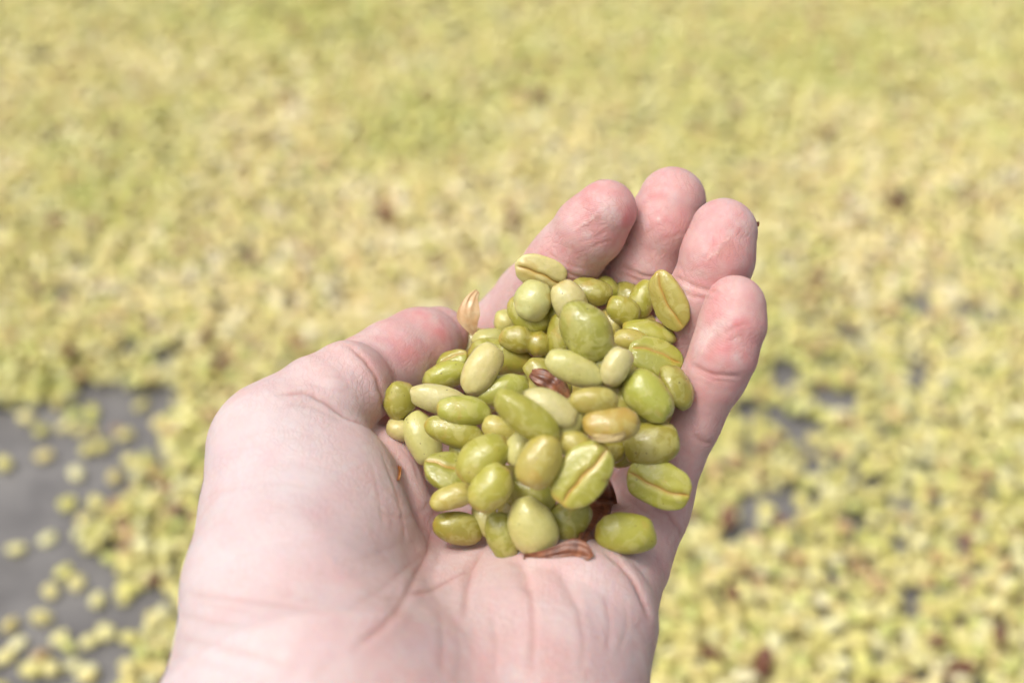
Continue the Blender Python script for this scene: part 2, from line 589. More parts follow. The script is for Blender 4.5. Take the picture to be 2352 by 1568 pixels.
# skin creases drawn on the surface: (points in the working frame, depth mm, width mm, redness)
CREASES = [
    # thumb
    ([(800, 795), (835, 825), (862, 868), (876, 905), (884, 960)], 0.45, 0.9, 0.45),
    ([(640, 905), (700, 900), (745, 922), (800, 962), (850, 985)], 0.5, 0.9, 0.4),
    ([(660, 930), (720, 935), (790, 968)], 0.15, 0.8, 0.15),
    ([(700, 880), (750, 890), (800, 905)], 0.08, 0.6, 0.1),
    ([(745, 860), (800, 868), (850, 890)], 0.07, 0.6, 0.08),
    # life line
    ([(992, 1215), (985, 1270), (955, 1320), (935, 1362), (905, 1410), (870, 1445), (810, 1490)], 0.32, 0.95, 0.42),
    ([(1092, 1300), (1040, 1332), (985, 1362), (935, 1368)], 0.3, 0.9, 0.4),
    ([(935, 1368), (880, 1372), (840, 1352)], 0.12, 1.0, 0.25),
    ([(985, 1262), (930, 1310), (880, 1352), (800, 1400)], 0.12, 0.9, 0.2),
    # folds on the heel: broad soft valley plus a fine line
    ([(1105, 1262), (1085, 1300), (1072, 1350)], 0.7, 2.6, 0.15),
    ([(1108, 1258), (1085, 1300), (1072, 1350), (1068, 1420)], 0.3, 0.9, 0.4),
    ([(1180, 1270), (1200, 1305), (1218, 1360)], 0.7, 2.8, 0.12),
    ([(1182, 1272), (1204, 1310), (1222, 1370), (1226, 1450), (1220, 1540)], 0.22, 0.9, 0.32),
    ([(1270, 1290), (1300, 1335), (1328, 1400)], 0.35, 2.6, 0.08),
    ([(1300, 1340), (1330, 1400), (1342, 1470), (1335, 1530)], 0.14, 0.9, 0.2),
    ([(1390, 1268), (1430, 1300), (1460, 1340), (1480, 1380), (1490, 1410)], 0.7, 2.2, 0.15),
    ([(1395, 1275), (1430, 1300), (1460, 1340), (1480, 1380), (1490, 1410)], 0.35, 0.9, 0.45),
    ([(1130, 1400), (1140, 1470), (1138, 1540)], 0.12, 1.0, 0.12),
    ([(1390, 1360), (1404, 1430), (1396, 1500)], 0.12, 1.0, 0.12),
    ([(1010, 1400), (1020, 1470), (1012, 1540)], 0.12, 1.0, 0.12),
    ([(1050, 1440), (1060, 1500), (1052, 1560)], 0.08, 0.8, 0.1),
    ([(1435, 1380), (1440, 1440), (1420, 1500)], 0.10, 0.8, 0.1),
    ([(890, 1400), (905, 1370), (915, 1340)], 0.08, 0.8, 0.15),
    # wrist
    ([(425, 1355), (480, 1368), (560, 1375), (640, 1385), (720, 1400)], 0.2, 1.1, 0.2),
    ([(410, 1405), (480, 1425), (560, 1432)], 0.16, 0.9, 0.15),
    ([(400, 1462), (470, 1475), (560, 1500), (680, 1530)], 0.16, 1.1, 0.18),
    ([(440, 1385), (520, 1392), (600, 1408)], 0.08, 0.7, 0.1),
    ([(395, 1500), (460, 1520), (540, 1540)], 0.1, 0.9, 0.1),
    # thenar wrinkles
    ([(470, 1140), (560, 1115), (660, 1110), (730, 1120)], 0.10, 1.4, 0.05),
    ([(540, 1010), (620, 985), (700, 985)], 0.10, 1.0, 0.06),
    ([(880, 1040), (905, 1100), (925, 1180), (930, 1250)], 0.22, 1.1, 0.15),
    ([(915, 1020), (950, 1060), (970, 1120)], 0.10, 0.7, 0.1),
    ([(880, 1180), (930, 1190), (985, 1165)], 0.10, 0.7, 0.1),
    ([(850, 1060), (870, 1130), (880, 1220)], 0.07, 0.7, 0.06),
    ([(780, 1290), (850, 1280), (930, 1240)], 0.07, 0.8, 0.08),
    # finger joints
    ([(1235, 590), (1285, 618), (1345, 640), (1375, 642)], 0.25, 0.7, 0.3),
    ([(1240, 602), (1290, 632), (1340, 652)], 0.15, 0.6, 0.22),
    ([(1250, 575), (1290, 600), (1340, 618)], 0.10, 0.5, 0.18),
    ([(1430, 612), (1480, 632), (1545, 640)], 0.25, 0.7, 0.3),
    ([(1422, 628), (1480, 650), (1530, 655)], 0.15, 0.6, 0.22),
    ([(1410, 660), (1460, 672), (1510, 680)], 0.10, 0.5, 0.15),
    ([(1545, 632), (1600, 660), (1650, 672)], 0.25, 0.7, 0.3),
    ([(1535, 650), (1590, 680), (1640, 688)], 0.15, 0.6, 0.22),
    ([(1585, 838), (1640, 858), (1700, 866)], 0.25, 0.7, 0.28),
    ([(1590, 850), (1640, 872), (1690, 880)], 0.12, 0.6, 0.2),
    ([(1592, 995), (1615, 1012), (1645, 1022)], 0.25, 0.8, 0.3),
    ([(1500, 1165), (1535, 1180), (1560, 1215), (1568, 1240)], 0.35, 1.0, 0.4),
    ([(1395, 1090), (1450, 1150), (1500, 1185)], 0.25, 1.1, 0.25),
    # rubbed and peeling skin on the pads (negative: pale lifted edge)
    ([(1378, 490), (1358, 500), (1340, 514), (1316, 531)], 0.20, 0.45, -0.75),
    ([(1384, 500), (1360, 512), (1338, 528)], 0.10, 1.6, 0.30),
    ([(1330, 560), (1360, 548), (1395, 530)], 0.10, 0.4, 0.25),
    ([(1345, 575), (1375, 562), (1405, 552)], 0.08, 0.4, 0.22),
    ([(1674, 543), (1656, 556), (1645, 575), (1622, 600)], 0.22, 0.45, -0.8),
    ([(1690, 560), (1668, 572), (1645, 592)], 0.10, 2.2, 0.38),
    ([(1560, 600), (1568, 625), (1575, 640)], 0.1, 0.4, 0.3),
    ([(1640, 745), (1630, 770), (1618, 795), (1612, 815)], 0.22, 0.45, -0.6),
    ([(1652, 760), (1640, 785), (1625, 810)], 0.10, 1.6, 0.35),
    ([(1660, 770), (1690, 750), (1715, 742)], 0.12, 0.4, 0.2),
    ([(1655, 790), (1685, 775), (1712, 770)], 0.10, 0.4, 0.2),
    ([(1510, 498), (1514, 506), (1516, 512)], 0.1, 0.4, -0.6),
    ([(1470, 545), (1490, 530), (1520, 516)], 0.08, 0.5, 0.2),
    ([(1500, 560), (1535, 545), (1570, 535)], 0.08, 0.4, 0.15),
]


def apply_creases(V, N):
    disp = np.zeros(len(V)); red = np.zeros(len(V)); fl = np.zeros(len(V))
    for pts, dep, wid, rd in CREASES:
        uv = []
        for (u0, v0), (u1, v1) in zip(pts[:-1], pts[1:]):
            for t in np.linspace(0, 1, 5)[:-1]:
                uv.append((u0 + (u1 - u0) * t, v0 + (v1 - v0) * t))
        uv.append(pts[-1])
        jit = np.cumsum(rng.normal(0, 1.0, (len(uv), 2)), 0)
        jit -= np.linspace(0, 1, len(uv))[:, None] * jit[-1]
        P = [hit(u + j[0], v + j[1]) for (u, v), j in zip(uv, jit)]
        P = [p for p in P if p is not None]
        if len(P) < 2: continue
        P = np.array(P)
        lo = P.min(0) - 6; hi = P.max(0) + 6
        sel = np.where(((V > lo) & (V < hi)).all(1))[0]
        X = V[sel]
        best = np.full(len(sel), 1e9); tt = np.zeros(len(sel))
        for i in range(len(P) - 1):
            ab = P[i + 1] - P[i]
            L2 = max(ab @ ab, 1e-6)
            if L2 > 12 ** 2: continue        # jumped across a silhouette
            h = np.clip((X - P[i]) @ ab / L2, 0, 1)
            dd = np.sqrt(((X - P[i] - h[:, None] * ab) ** 2).sum(1))
            b = dd < best
            best[b] = dd[b]; tt[b] = (i + h[b]) / (len(P) - 1)
        fade = np.clip(np.minimum(tt, 1 - tt) * 6 + 0.25, 0, 1)
        w2 = wid * 0.55
        if wid > 0.75: dep = dep * 0.75
        elif 0.5 <= wid and rd > 0: dep = dep * 1.15
        if rd < 0:      # a lifted pale edge
            jag = np.clip(0.45 + 0.9 * vnoise(X, 1.3, 12), 0, 1)
            disp[sel] += fade * dep * np.exp(-(best / w2) ** 2)
            fl[sel] = np.maximum(fl[sel], -0.75 * rd * fade * jag * np.exp(-(best / (wid * 0.65)) ** 2))
            continue
        disp[sel] += fade * dep * (-np.exp(-(best / w2) ** 2) + 0.30 * np.exp(-((best - 1.9 * wid) / (1.1 * wid)) ** 2))
        red[sel] = np.maximum(red[sel], fade * rd * np.exp(-(best / (wid * 0.75)) ** 2))
    return disp, red, fl


cdisp, cred, cflake = apply_creases(HV, HN)
lump = vnoise(HV, 0.11, 3) * 0.2 + vnoise(HV, 0.33, 4) * 0.05 + vnoise(HV, 0.8, 5) * 0.03
HVd = HV + HN * (cdisp + lump)[:, None]


def blob(V, pts, rad):
    out = np.zeros(len(V))
    for (u, v, d) in pts:
        c = cam_mm(u, v, d)
        out = np.maximum(out, np.exp(-((V - c) ** 2).sum(1) / rad ** 2))
    return out


tips = [(1405, 470, 335), (1560, 455, 343), (1680, 530, 330), (1695, 710, 319), (1000, 770, 352)]
pads = [(1340, 560, 343), (1510, 555, 346), (1635, 620, 333), (1660, 800, 320), (930, 830, 340), (1610, 750, 340), (1450, 680, 352)]
ridge = np.clip(blob(HV, tips + pads, 14), 0, 1)
red = 0.55 * blob(HV, tips, 10) + 0.50 * blob(HV, pads, 14)
red *= 0.7 + 0.6 * vnoise(HV, 0.20, 21) + 0.45 * vnoise(HV, 0.55, 22)
red = np.clip(red, 0, 1)
red += 0.26 * blob(HV, [(1590, 950, 325), (1540, 1120, 325), (1440, 1130, 340), (860, 1450, 300), (1030, 1480, 300), (960, 1300, 325), (780, 1330, 290)], 16)
red += 0.25 * np.clip(vnoise(HV, 0.16, 9), 0, 1)
pale = 0.9 * blob(HV, [(600, 1150, 296), (560, 1050, 305), (520, 1300, 285), (650, 1250, 290), (450, 1540, 262)], 26)
pale += 0.4 * blob(HV, [(1150, 1420, 300), (1300, 1380, 300)], 20)
pale = np.clip(pale, 0, 0.9)

HC = to_world(cam_mm(1150, 1150, 370))
hand = mesh_obj('hand', to_world(HVd) - HC, HQ, SKIN)
hand.location = HC
add_attr(hand.data, 'red', np.clip(red, 0, 1))
add_attr(hand.data, 'pale', pale)
add_attr(hand.data, 'crease', np.clip(cred, 0, 1))
add_attr(hand.data, 'ridge', ridge)
add_attr(hand.data, 'flake', np.clip(cflake, 0, 1))
tag(hand, 'cupped bare palm held up with fingers together, full of wet beans', 'hand')

# ------------------------------------------------------------------ beans in the hand
BVH = BVHTree.FromPolygons(HVd.tolist(), HQ.tolist())


def bean_shape(nx, ny, L, W, T, seed, lobed=0.0, cut=1.0):
    """one coffee seed: rounded back (+z), flattened face with a centre cut (-z). metres in, metres out"""
    r = np.random.default_rng(seed)
    th = np.linspace(0, math.pi, nx + 1)[1:-1]
    k = np.arange(ny) / ny
    ph = 2 * math.pi * k + 0.32 * np.sin(2 * math.pi * k * 1.0 + math.pi) * 0 - math.pi / 2
    # crowd columns towards the cut face (phi = -pi/2 at k = 0)
    ph = -math.pi / 2 + 2 * math.pi * (k - 0.145 * np.sin(2 * math.pi * k))
    TH, PH = np.meshgrid(th, ph, indexing='ij')
    x = np.cos(TH); rad = np.sin(TH)
    rad = np.abs(rad) ** 0.80
    y = rad * np.cos(PH); z = rad * np.sin(PH)
    pts = np.stack([x, y, z], -1).reshape(-1, 3)
    pts = np.concatenate([pts, [[1, 0, 0], [-1, 0, 0]]])
    x, y, z = pts.T.copy()
    low = z < 0
    flat = 0.36 + 0.1 * r.random()
    z2 = np.where(low, z * flat, z)
    # centre cut with slightly curled lips, only on the flat face
    wob = 0.10 * math.sin(r.random() * 6) + 0.09 * np.sin(x * 2.6 + r.random() * 6) + 0.025 * np.sin(x * 9 + r.random() * 6)
    face = np.clip(-z / np.maximum(np.sqrt(np.maximum(1 - x * x, 1e-4)), 0.05), 0, 1) * low
    endf = np.clip((1.0 - np.abs(x)) * 5, 0, 1)
    g = np.exp(-((y - wob) / 0.05) ** 2) * face * endf * cut
    gw = np.exp(-((y - wob) / 0.16) ** 2) * face * endf * cut
    lips = np.exp(-((np.abs(y - wob) - 0.24) / 0.14) ** 2) * face * endf * cut
    z2 = z2 + 0.085 * g + 0.05 * gw - 0.035 * lips
    # taper and bend
    tap = r.uniform(-0.10, 0.10); bend = r.uniform(-0.07, 0.07)
    y2 = y * (1 + tap * x) + bend * (x * x - 0.4)
    z2 = z2 * (1 + 0.5 * tap * x)
    if lobed:
        s = 1 - lobed * np.exp(-((x - 0.18) / 0.22) ** 2)
        y2 *= s; z2 = np.where(low, z2, z2 * s)
    P = np.stack([x * L / 2, y2 * W / 2, z2 * T * 0.70], 1)
    nz = vnoise(pts, 1.4, seed % 97) * 0.075 + vnoise(pts, 3.0, seed % 89) * 0.035
    P *= (1 + nz)[:, None]
    brown = np.clip(g * 0.85 + gw * 0.30 + 0.55 * np.clip((np.abs(x) - 0.88) / 0.12, 0, 1) * (r.random() < 0.5)
                    + 0.22 * np.clip(vnoise(pts, 1.2, seed % 83) - 0.2, 0, 1), 0, 1)
    n1, n2 = len(th), ny
    F = []
    ii, jj = np.meshgrid(np.arange(n1 - 1), np.arange(n2), indexing='ij')
    a = (ii * n2 + jj).ravel(); b = (ii * n2 + (jj + 1) % n2).ravel()
    c = ((ii + 1) * n2 + (jj + 1) % n2).ravel(); d = ((ii + 1) * n2 + jj).ravel()
    quads = np.stack([a, b, c, d], 1)
    t0 = np.stack([np.full(n2, n1 * n2), (np.arange(n2) + 1) % n2, np.arange(n2)], 1)
    t1 = np.stack([np.full(n2, n1 * n2 + 1), (n1 - 1) * n2 + np.arange(n2), (n1 - 1) * n2 + (np.arange(n2) + 1) % n2], 1)
    tris = np.concatenate([quads[:, [0, 1, 2]], quads[:, [0, 2, 3]], t0, t1])
    return P, quads, t0, t1, tris, brown


# depth buffer of the hand over the heap, in the working frame (step 3 px)
ST = 3
U0, U1, V0, V1 = 850, 1650, 570, 1330
us = np.arange(U0, U1, ST); vs_ = np.arange(V0, V1, ST)
ZB = np.full((len(vs_), len(us)), 420.0)
for j, v in enumerate(vs_):
    for i, u in enumerate(us):
        p = hit(float(u), float(v), BVH)
        if p is not None: ZB[j, i] = p[2]
IDB = np.zeros(ZB.shape, int)
BID = 0
UU, VV = np.meshgrid(us, vs_)


def bean_rot(rot, roll, pitch):
    """bean axes in the camera frame (right, up, depth). rot: long axis in the picture, roll 0 = back to the camera"""
    a = math.radians(rot)
    ex = Vector((math.cos(a), math.sin(a), 0))
    ez = Vector((0, 0, -1))                       # towards the camera
    M = Matrix((ex, ez.cross(ex), ez)).transposed()
    M = M @ Matrix.Rotation(math.radians(pitch), 3, 'Y') @ Matrix.Rotation(math.radians(roll), 3, 'X')
    return np.array(M)


def drop(u, v, L, W, T, R, d0=345.0, slack=0.9):
    """push the bean along the line of sight until it rests on what is already there; returns centre depth"""
    c = cam_mm(u, v, d0)
    X = (UU - 1176) * d0 * K - c[0]
    Y = -(VV - 784) * d0 * K - c[1]
    A = np.diag([1 / (L / 2) ** 2, 1 / (W / 2) ** 2, 1 / (T / 2) ** 2])
    Q = R @ A @ R.T
    # quadratic in z
    a = Q[2, 2]; b = 2 * (Q[0, 2] * X + Q[1, 2] * Y); cc = Q[0, 0] * X * X + 2 * Q[0, 1] * X * Y + Q[1, 1] * Y * Y - 1
    D = b * b - 4 * a * cc
    m = D > 0
    sq = np.sqrt(np.where(m, D, 0))
    back = (-b + sq) / (2 * a); front = (-b - sq) / (2 * a)
    global BID
    BID += 1
    lim = (ZB - back)[m]
    if len(lim) == 0: return d0
    dc = np.percentile(lim, 3.0) + slack
    nearer = m.copy(); nearer[m] = dc + front[m] < ZB[m]
    IDB[nearer] = BID
    ZB[m] = np.minimum(ZB[m], dc + front[m])
    return dc


GREEN = (0.30, 0.285, 0.035)
LIME = (0.345, 0.345, 0.048)
OLIVE = (0.28, 0.24, 0.03)
TAN = (0.40, 0.33, 0.075)
PALE = (0.48, 0.455, 0.17)
CREAM = (0.55, 0.48, 0.22)
BROWN = (0.40, 0.27, 0.06)

# u, v, apparent length, apparent width, angle, roll, pitch, order (larger = nearer), colour, label
BEANS = [
    (1242, 627, 115, 76, -22, 160, 8, 2, CREAM, 'pale bean with its pale centre cut facing up, topmost on the index finger'),
    (1225, 690, 92, 83, 70, 8, 0, 6, PALE, 'round pale bean directly below the topmost bean on the index finger'),
    (1214, 724, 104, 72, -35, 25, 0, 4, GREEN, 'green bean mostly covered by the round pale bean below the topmost bean'),
    (1307, 692, 98, 78, -60, 5, 0, 5, CREAM, 'cream oval bean just above and left of the largest green bean'),
    (1357, 670, 92, 62, -12, 10, 0, 3, OLIVE, 'olive bean behind the cream oval bean, at the base of the middle finger'),
    (1392, 666, 62, 56, -60, 30, 0, 2, LIME, 'small bright green bean farthest back against the middle finger'),
    (1348, 760, 142, 108, -58, 0, 0, 8, GREEN, 'largest plump green bean in the upper middle of the heap'),
    (1403, 742, 82, 58, 70, 40, 0, 4, TAN, 'orange tinged bean tucked behind the right side of the largest green bean'),
    (1432, 714, 80, 64, -30, 0, 0, 4, GREEN, 'small round green bean between the largest bean and the ring finger'),
    (1473, 690, 98, 58, 70, 10, 0, 3, GREEN, 'green bean half hidden behind the long tan split bean on the ring finger'),
    (1535, 690, 138, 74, -64, 148, 0, 6, TAN, 'long tan bean with dark centre cut leaning against the ring finger'),
    (1492, 765, 118, 50, -15, 55, 0, 4, GREEN, 'slim green bean lying just under the long tan split bean'),
    (1451, 783, 86, 52, -12, 20, 0, 5, TAN, 'tan bean right of the largest green bean, under a slim green one'),
    (1506, 819, 122, 84, -18, 205, 0, 7, LIME, 'bright green bean with centre cut showing, at the base of the pinky'),
    (1550, 890, 106, 66, -62, 62, 0, 8, OLIVE, 'olive bean on its edge, rightmost in the heap beside the pinky'),
    (1490, 911, 128, 92, -50, 0, 0, 9, LIME, 'glossy bright green bean with wet highlights beside the edge-on olive bean'),
    (1415, 842, 92, 68, 66, 0, 0, 6, CREAM, 'upright cream bean right of the long pale bean in the middle'),
    (1321, 847, 136, 70, -22, 0, 0, 7, PALE, 'long pale green bean just below the largest green bean'),
    (1275, 822, 82, 52, -10, 0, 0, 4, GREEN, 'bean peeking out behind the top edge of the long pale green bean'),
    (1260, 868, 122, 60, -38, 30, 0, 6, OLIVE, 'olive bean with a brown husk lying over its lower end'),
    (1167, 742, 66, 54, -30, 0, 0, 3, PALE, 'small pale bean at the left edge of the heap near the pale flake'),
    (1207, 784, 114, 66, -12, 0, 0, 6, OLIVE, 'lumpy two lobed olive bean left of the largest green bean'),
    (1285, 768, 108, 52, 84, 50, 0, 4, GREEN, 'narrow upright green bean wedged left of the largest green bean'),
    (1124, 779, 78, 48, 0, 0, 0, 2, PALE, 'pale bean peeking up beside the thumb tip behind the others'),
    (1152, 820, 148, 74, -15, 0, 0, 5, GREEN, 'long green bean crossed by an upright cream bean near the thumb tip'),
    (1106, 849, 122, 78, 62, 5, 0, 8, CREAM, 'upright cream bean with brown edge lying over the long green bean'),
    (1036, 829, 76, 52, 22, 215, 0, 4, LIME, 'small green bean with curled brown cut against the thumb pad'),
    (1025, 861, 110, 60, 20, 0, 0, 6, LIME, 'smooth lime green bean resting against the thumb pad'),
    (918, 919, 86, 74, 70, 0, 0, 3, OLIVE, 'dark olive bean squeezed beside the thumb joint, leftmost of all'),
    (1005, 916, 138, 66, -13, 0, 0, 7, CREAM, 'long cream bean with pinkish tip pointing at the thumb joint'),
    (1065, 943, 122, 64, -6, 0, 0, 9, LIME, 'lime oval bean overlapping the long cream bean'),
    (1155, 899, 120, 74, 12, 0, 0, 7, LIME, 'light green bean in the middle, left of the brown husk'),
    (1210, 957, 172, 78, -36, 0, 0, 11, GREEN, 'longest slanting green bean in the centre of the heap'),
    (1263, 935, 132, 74, -28, 0, 0, 10, CREAM, 'cream bean resting on the longest slanting bean, under the husk'),
    (1306, 962, 104, 68, 55, 30, 0, 7, PALE, 'pale rim of a bean curving round the end of the cream one'),
    (1364, 919, 106, 62, 0, -35, 0, 7, TAN, 'tan bean lying level right of the brown husk'),
    (1437, 923, 82, 52, 70, 0, 0, 5, OLIVE, 'olive bean hidden behind the glossy bright green bean'),
    (1405, 974, 128, 78, 2, 20, 0, 8, BROWN, 'brown stained broken bean with a torn shell'),
    (1398, 1036, 80, 50, 0, 0, 0, 5, OLIVE, 'olive bean showing under the brown broken bean'),
    (1497, 1017, 125, 98, 10, 0, 0, 6, OLIVE, 'wide flat olive bean above the bright split bean near the pinky base'),
    (1512, 1110, 150, 102, -20, 176, 0, 8, LIME, 'bright green bean with long golden centre cut, alone near the palm edge'),
    (1437, 1225, 135, 96, -5, 0, 0, 8, LIME, 'smooth lime bean lying alone on the palm, lowest on the right'),
    (1338, 1090, 160, 112, 52, 186, 0, 12, LIME, 'large bean with wide pale centre cut facing up, lower right of heap'),
    (1322, 1022, 84, 64, -20, 0, 0, 9, TAN, 'tan bean top showing just above the large split bean'),
    (1241, 1060, 126, 96, 62, 0, 0, 11, TAN, 'plump tan bean left of the large split bean'),
    (1189, 1034, 74, 58, 70, 20, 0, 9, PALE, 'small pale notched bean behind the plump tan bean'),
    (1152, 990, 90, 60, -30, 0, 0, 7, TAN, 'brownish yellow bean under the left end of the longest slanting bean'),
    (1111, 1053, 128, 92, 38, 0, 0, 10, GREEN, 'plump dark green bean on the left, over a split green bean'),
    (1028, 1078, 108, 88, -12, 222, 0, 8, GREEN, 'green split bean pressed against the thenar fold'),
    (1046, 993, 142, 68, -18, 0, 0, 8, GREEN, 'long green bean directly under the lime oval bean'),
    (971, 1008, 126, 78, -68, 0, 0, 7, PALE, 'pale upright bean beside the thumb base on the left'),
    (919, 986, 64, 50, -20, 0, 0, 5, CREAM, 'tiny cream bean end peeking out at the thumb base'),
    (1042, 1140, 110, 55, 18, 30, 0, 9, TAN, 'tapered tan bean pointing at the ball of the thumb'),
    (1128, 1121, 116, 90, 55, 0, 0, 12, GREEN, 'shiny green oval bean left of the wet dark bean'),
    (1217, 1135, 118, 88, -30, 0, 0, 7, GREEN, 'wet dark green bean deep between the plump lower beans'),
    (1305, 1193, 112, 86, 35, 0, 0, 9, GREEN, 'shiny green bean under the large split bean beside the brown husk'),
    (1222, 1206, 136, 108, -62, 0, 0, 13, PALE, 'big pale bean at the bottom of the heap, nearest of all'),
    (1155, 1230, 110, 74, -76, 0, 0, 11, GREEN, 'green bean at the bottom, left of the big pale one'),
    (1118, 1196, 84, 58, -60, 0, 0, 9, PALE, 'pale bean hidden between the shiny oval and the bottom beans'),
    (1053, 1213, 116, 76, -10, 0, 0, 9, OLIVE, 'olive bean lying at the lower left corner of the heap'),
]


def shade(c, s):
    r = np.random.default_rng(s)
    f = r.uniform(0.88, 1.12); w = r.uniform(-0.04, 0.04)
    return (min(1, c[0] * f * (1 + w)), min(1, c[1] * f), min(1, c[2] * f * (1 - 2 * w)), 1)


def make_bean(u, v, La, Wa, rot, roll, pitch, colr, seed, label, group, slack=0.9):
    cr, sr = math.cos(math.radians(roll)), math.sin(math.radians(roll))
    mm = 338 * K * 1.05
    Lm = La * mm
    Wm = Wa * mm / math.sqrt(cr * cr + 0.40 * sr * sr)
    Wm = min(Wm, Lm * 0.92)
    Tm = min(max(Wm * 0.57, 3.9), 6.4)
    R = bean_rot(rot, roll, pitch)
    d = drop(u, v, Lm, Wm, Tm, R, slack=slack)
    s = d / 338.0
    P, quads, t0, t1, tris, br = bean_shape(36, 44, Lm * s, Wm * s, Tm * s, seed,
                                            0.30 if 'lobed' in label else 0.0)
    P = P * 0.001
    o = mesh_obj('coffee_bean', P, tris, BEAN)
    Rw = CM.T @ R
    o.matrix_world = Matrix.Translation(Vector(to_world(cam_mm(u, v, d)))) @ Matrix(Rw.tolist()).to_4x4()
    if 'brown stained' in label: br = np.clip(br + 0.55 * np.clip(vnoise(P * 1000, 0.25, 5) + 0.5, 0, 1), 0, 1)
    if 'orange tinged' in label: br = np.clip(br + 0.5 * np.clip(P[:, 0] / P[:, 0].max(), 0, 1), 0, 1)
    add_attr(o.data, 'brown', br)
    o.color = shade(colr, seed)
    tag(o, label, 'coffee bean', group)
    o['heap_id'] = BID
    return o, d


# beans buried in the heap, seen only through the gaps
fr = random.Random(11)
buried = []
for ring in range(60):
    for _ in range(30):
        u = fr.uniform(940, 1530); v = fr.uniform(700, 1215)
        # keep inside the outline of the heap
        cx = 1120 + (1190 - v) * 0.30 + 90
        half = 235 if 800 < v < 1120 else 150
        if u < 1010 and v > 960: continue
        if v > 1120 and not (1120 < u < 1280): continue
        if abs(u - cx) < half * 0.97 and not (u > 1350 and v > 1030): break
    L_ = fr.uniform(95, 125)
    ob, _ = make_bean(u, v, L_, L_ * fr.uniform(0.66, 0.76), fr.uniform(0, 180), fr.choice([0, 0, 180, 40, -40]), fr.uniform(-15, 15),
              fr.choice([GREEN, OLIVE, GREEN, TAN]), 500 + ring,
              'green bean buried deep in the heap, glimpsed between other beans', 'beans buried in the heap', slack=2.2)
    buried.append(ob)

for i, b in enumerate(sorted(BEANS, key=lambda b: b[7])):
    u, v, La, Wa, rot, roll, pitch, order, colr, label = b
    make_bean(u, v, La, Wa, rot, roll + (fr.uniform(-22, 22) if roll == 0 else 0), pitch + fr.uniform(-8, 8), colr, 100 + i, label, 'coffee beans held in the palm', 1.9 if v > 1090 else 1.1)


seen_ids = {int(i): int((IDB == i).sum()) for i in np.unique(IDB)}
for ob in buried:
    if seen_ids.get(ob['heap_id'], 0) < 12:     # nothing of it shows: leave it out
        bpy.data.objects.remove(ob)
for ob in COL.objects:
    if 'heap_id' in ob: del ob['heap_id']

# ------------------------------------------------------------------ husk pieces
def husk(name, mat, spine, widths, label, curl=0.8, thick=0.25, depth_off=None, cat='husk', crumple=1.3):
    hr = random.Random(len(label) * 7 + len(spine))
    """curved flake: spine of (u, v, lift mm towards the camera) over the heap surface, half widths in px"""
    top, n = [], 9
    rows = []
    for (u, v, lift), w in zip(spine, widths):
        i = int(np.clip((u - U0) / ST, 0, len(us) - 1)); j = int(np.clip((v - V0) / ST, 0, len(vs_) - 1))
        d = (ZB[j, i] if depth_off is None else depth_off) - lift
        rows.append((cam_mm(u, v, d), w * d * K))
    C = np.array([r[0] for r in rows])
    verts = []
    for k, (c, w) in enumerate(rows):
        t = C[min(k + 1, len(C) - 1)] - C[max(k - 1, 0)]
        t /= np.linalg.norm(t)
        side = np.cross(t, (0, 0, 1.0)); side /= np.linalg.norm(side)
        nrm = np.cross(side, t)
        if nrm[2] > 0: nrm = -nrm
        for q in range(n):
            s = q / (n - 1) * 2 - 1
            jit = 1 + 0.20 * math.sin(k * 2.1 + s * 3 + len(label)) + hr.uniform(-0.14, 0.14)
            verts.append(c + side * w * s * jit + nrm * (curl * w * (1 - s * s) * 0.7 + crumple * (0.16 * math.sin(k * 1.7 + q * 1.9) + 0.22 * math.sin(q * 2.4 + k * 0.6 + len(label)) + hr.uniform(-0.3, 0.3))))
    m = len(rows)
    F = [(k * n + q, k * n + q + 1, (k + 1) * n + q + 1, (k + 1) * n + q) for k in range(m - 1) for q in range(n - 1)]
    W = to_world(np.array(verts))
    c0 = W.mean(0)
    o = mesh_obj(name, W - c0, F, mat)
    o.location = c0
    so = o.modifiers.new('thickness', 'SOLIDIFY'); so.thickness = thick * 0.001
    su = o.modifiers.new('smooth', 'SUBSURF'); su.levels = 1; su.render_levels = 2
    tag(o, label, cat)
    return o


husk('husk_flake', HUSK_P, [(1099, 668, 0), (1084, 682, 1.2), (1076, 705, 1.8), (1074, 728, 1.6), (1080, 750, 1.0), (1090, 768, 0)],
     [6, 17, 23, 24, 18, 7], 'pale translucent parchment flake stuck to the tip of the thumb', 0.25, 0.15, depth_off=350, crumple=0.7)
husk('husk_fragment', HUSK_D, [(1218, 856, 1.6), (1238, 864, 2.0), (1262, 876, 2.0), (1286, 893, 1.8), (1308, 918, 1.2)],
     [10, 23, 27, 21, 7], 'curled dark brown husk lying across beans in the middle of the heap', 0.5, 0.3)
husk('husk_fragment', HUSK_D, [(1390, 1100, 1.2), (1392, 1135, 1.8), (1386, 1172, 2.0), (1372, 1205, 2.0), (1352, 1235, 1.9), (1332, 1262, 1.5)],
     [12, 25, 31, 33, 31, 18], 'long reddish brown husk strip beside the large split bean', 0.3, 0.3)
husk('husk_fragment', HUSK_D, [(1200, 1278, 0.9), (1245, 1277, 1.2), (1288, 1268, 1.6), (1322, 1262, 2.0), (1348, 1270, 1.6), (1358, 1282, 0.9)],
     [6, 13, 20, 28, 26, 9], 'crumpled brown husk scrap on the palm below the big pale bean', 0.3, 0.3)
husk('husk_crumb', HUSK_D, [(1741, 508, 0.2), (1742, 514, 0.4), (1741, 521, 0.2)], [2.5, 4, 2.5],
     'tiny dark crumb on the edge of the ring fingertip', 0.4, 0.3, depth_off=337)
husk('husk_crumb', HUSK_C, [(919, 1068, 0.5), (917, 1085, 0.7), (914, 1104, 0.5)], [4, 6, 5],
     'tiny orange brown crumb stuck to the ball of the thumb', 0.4, 0.3)

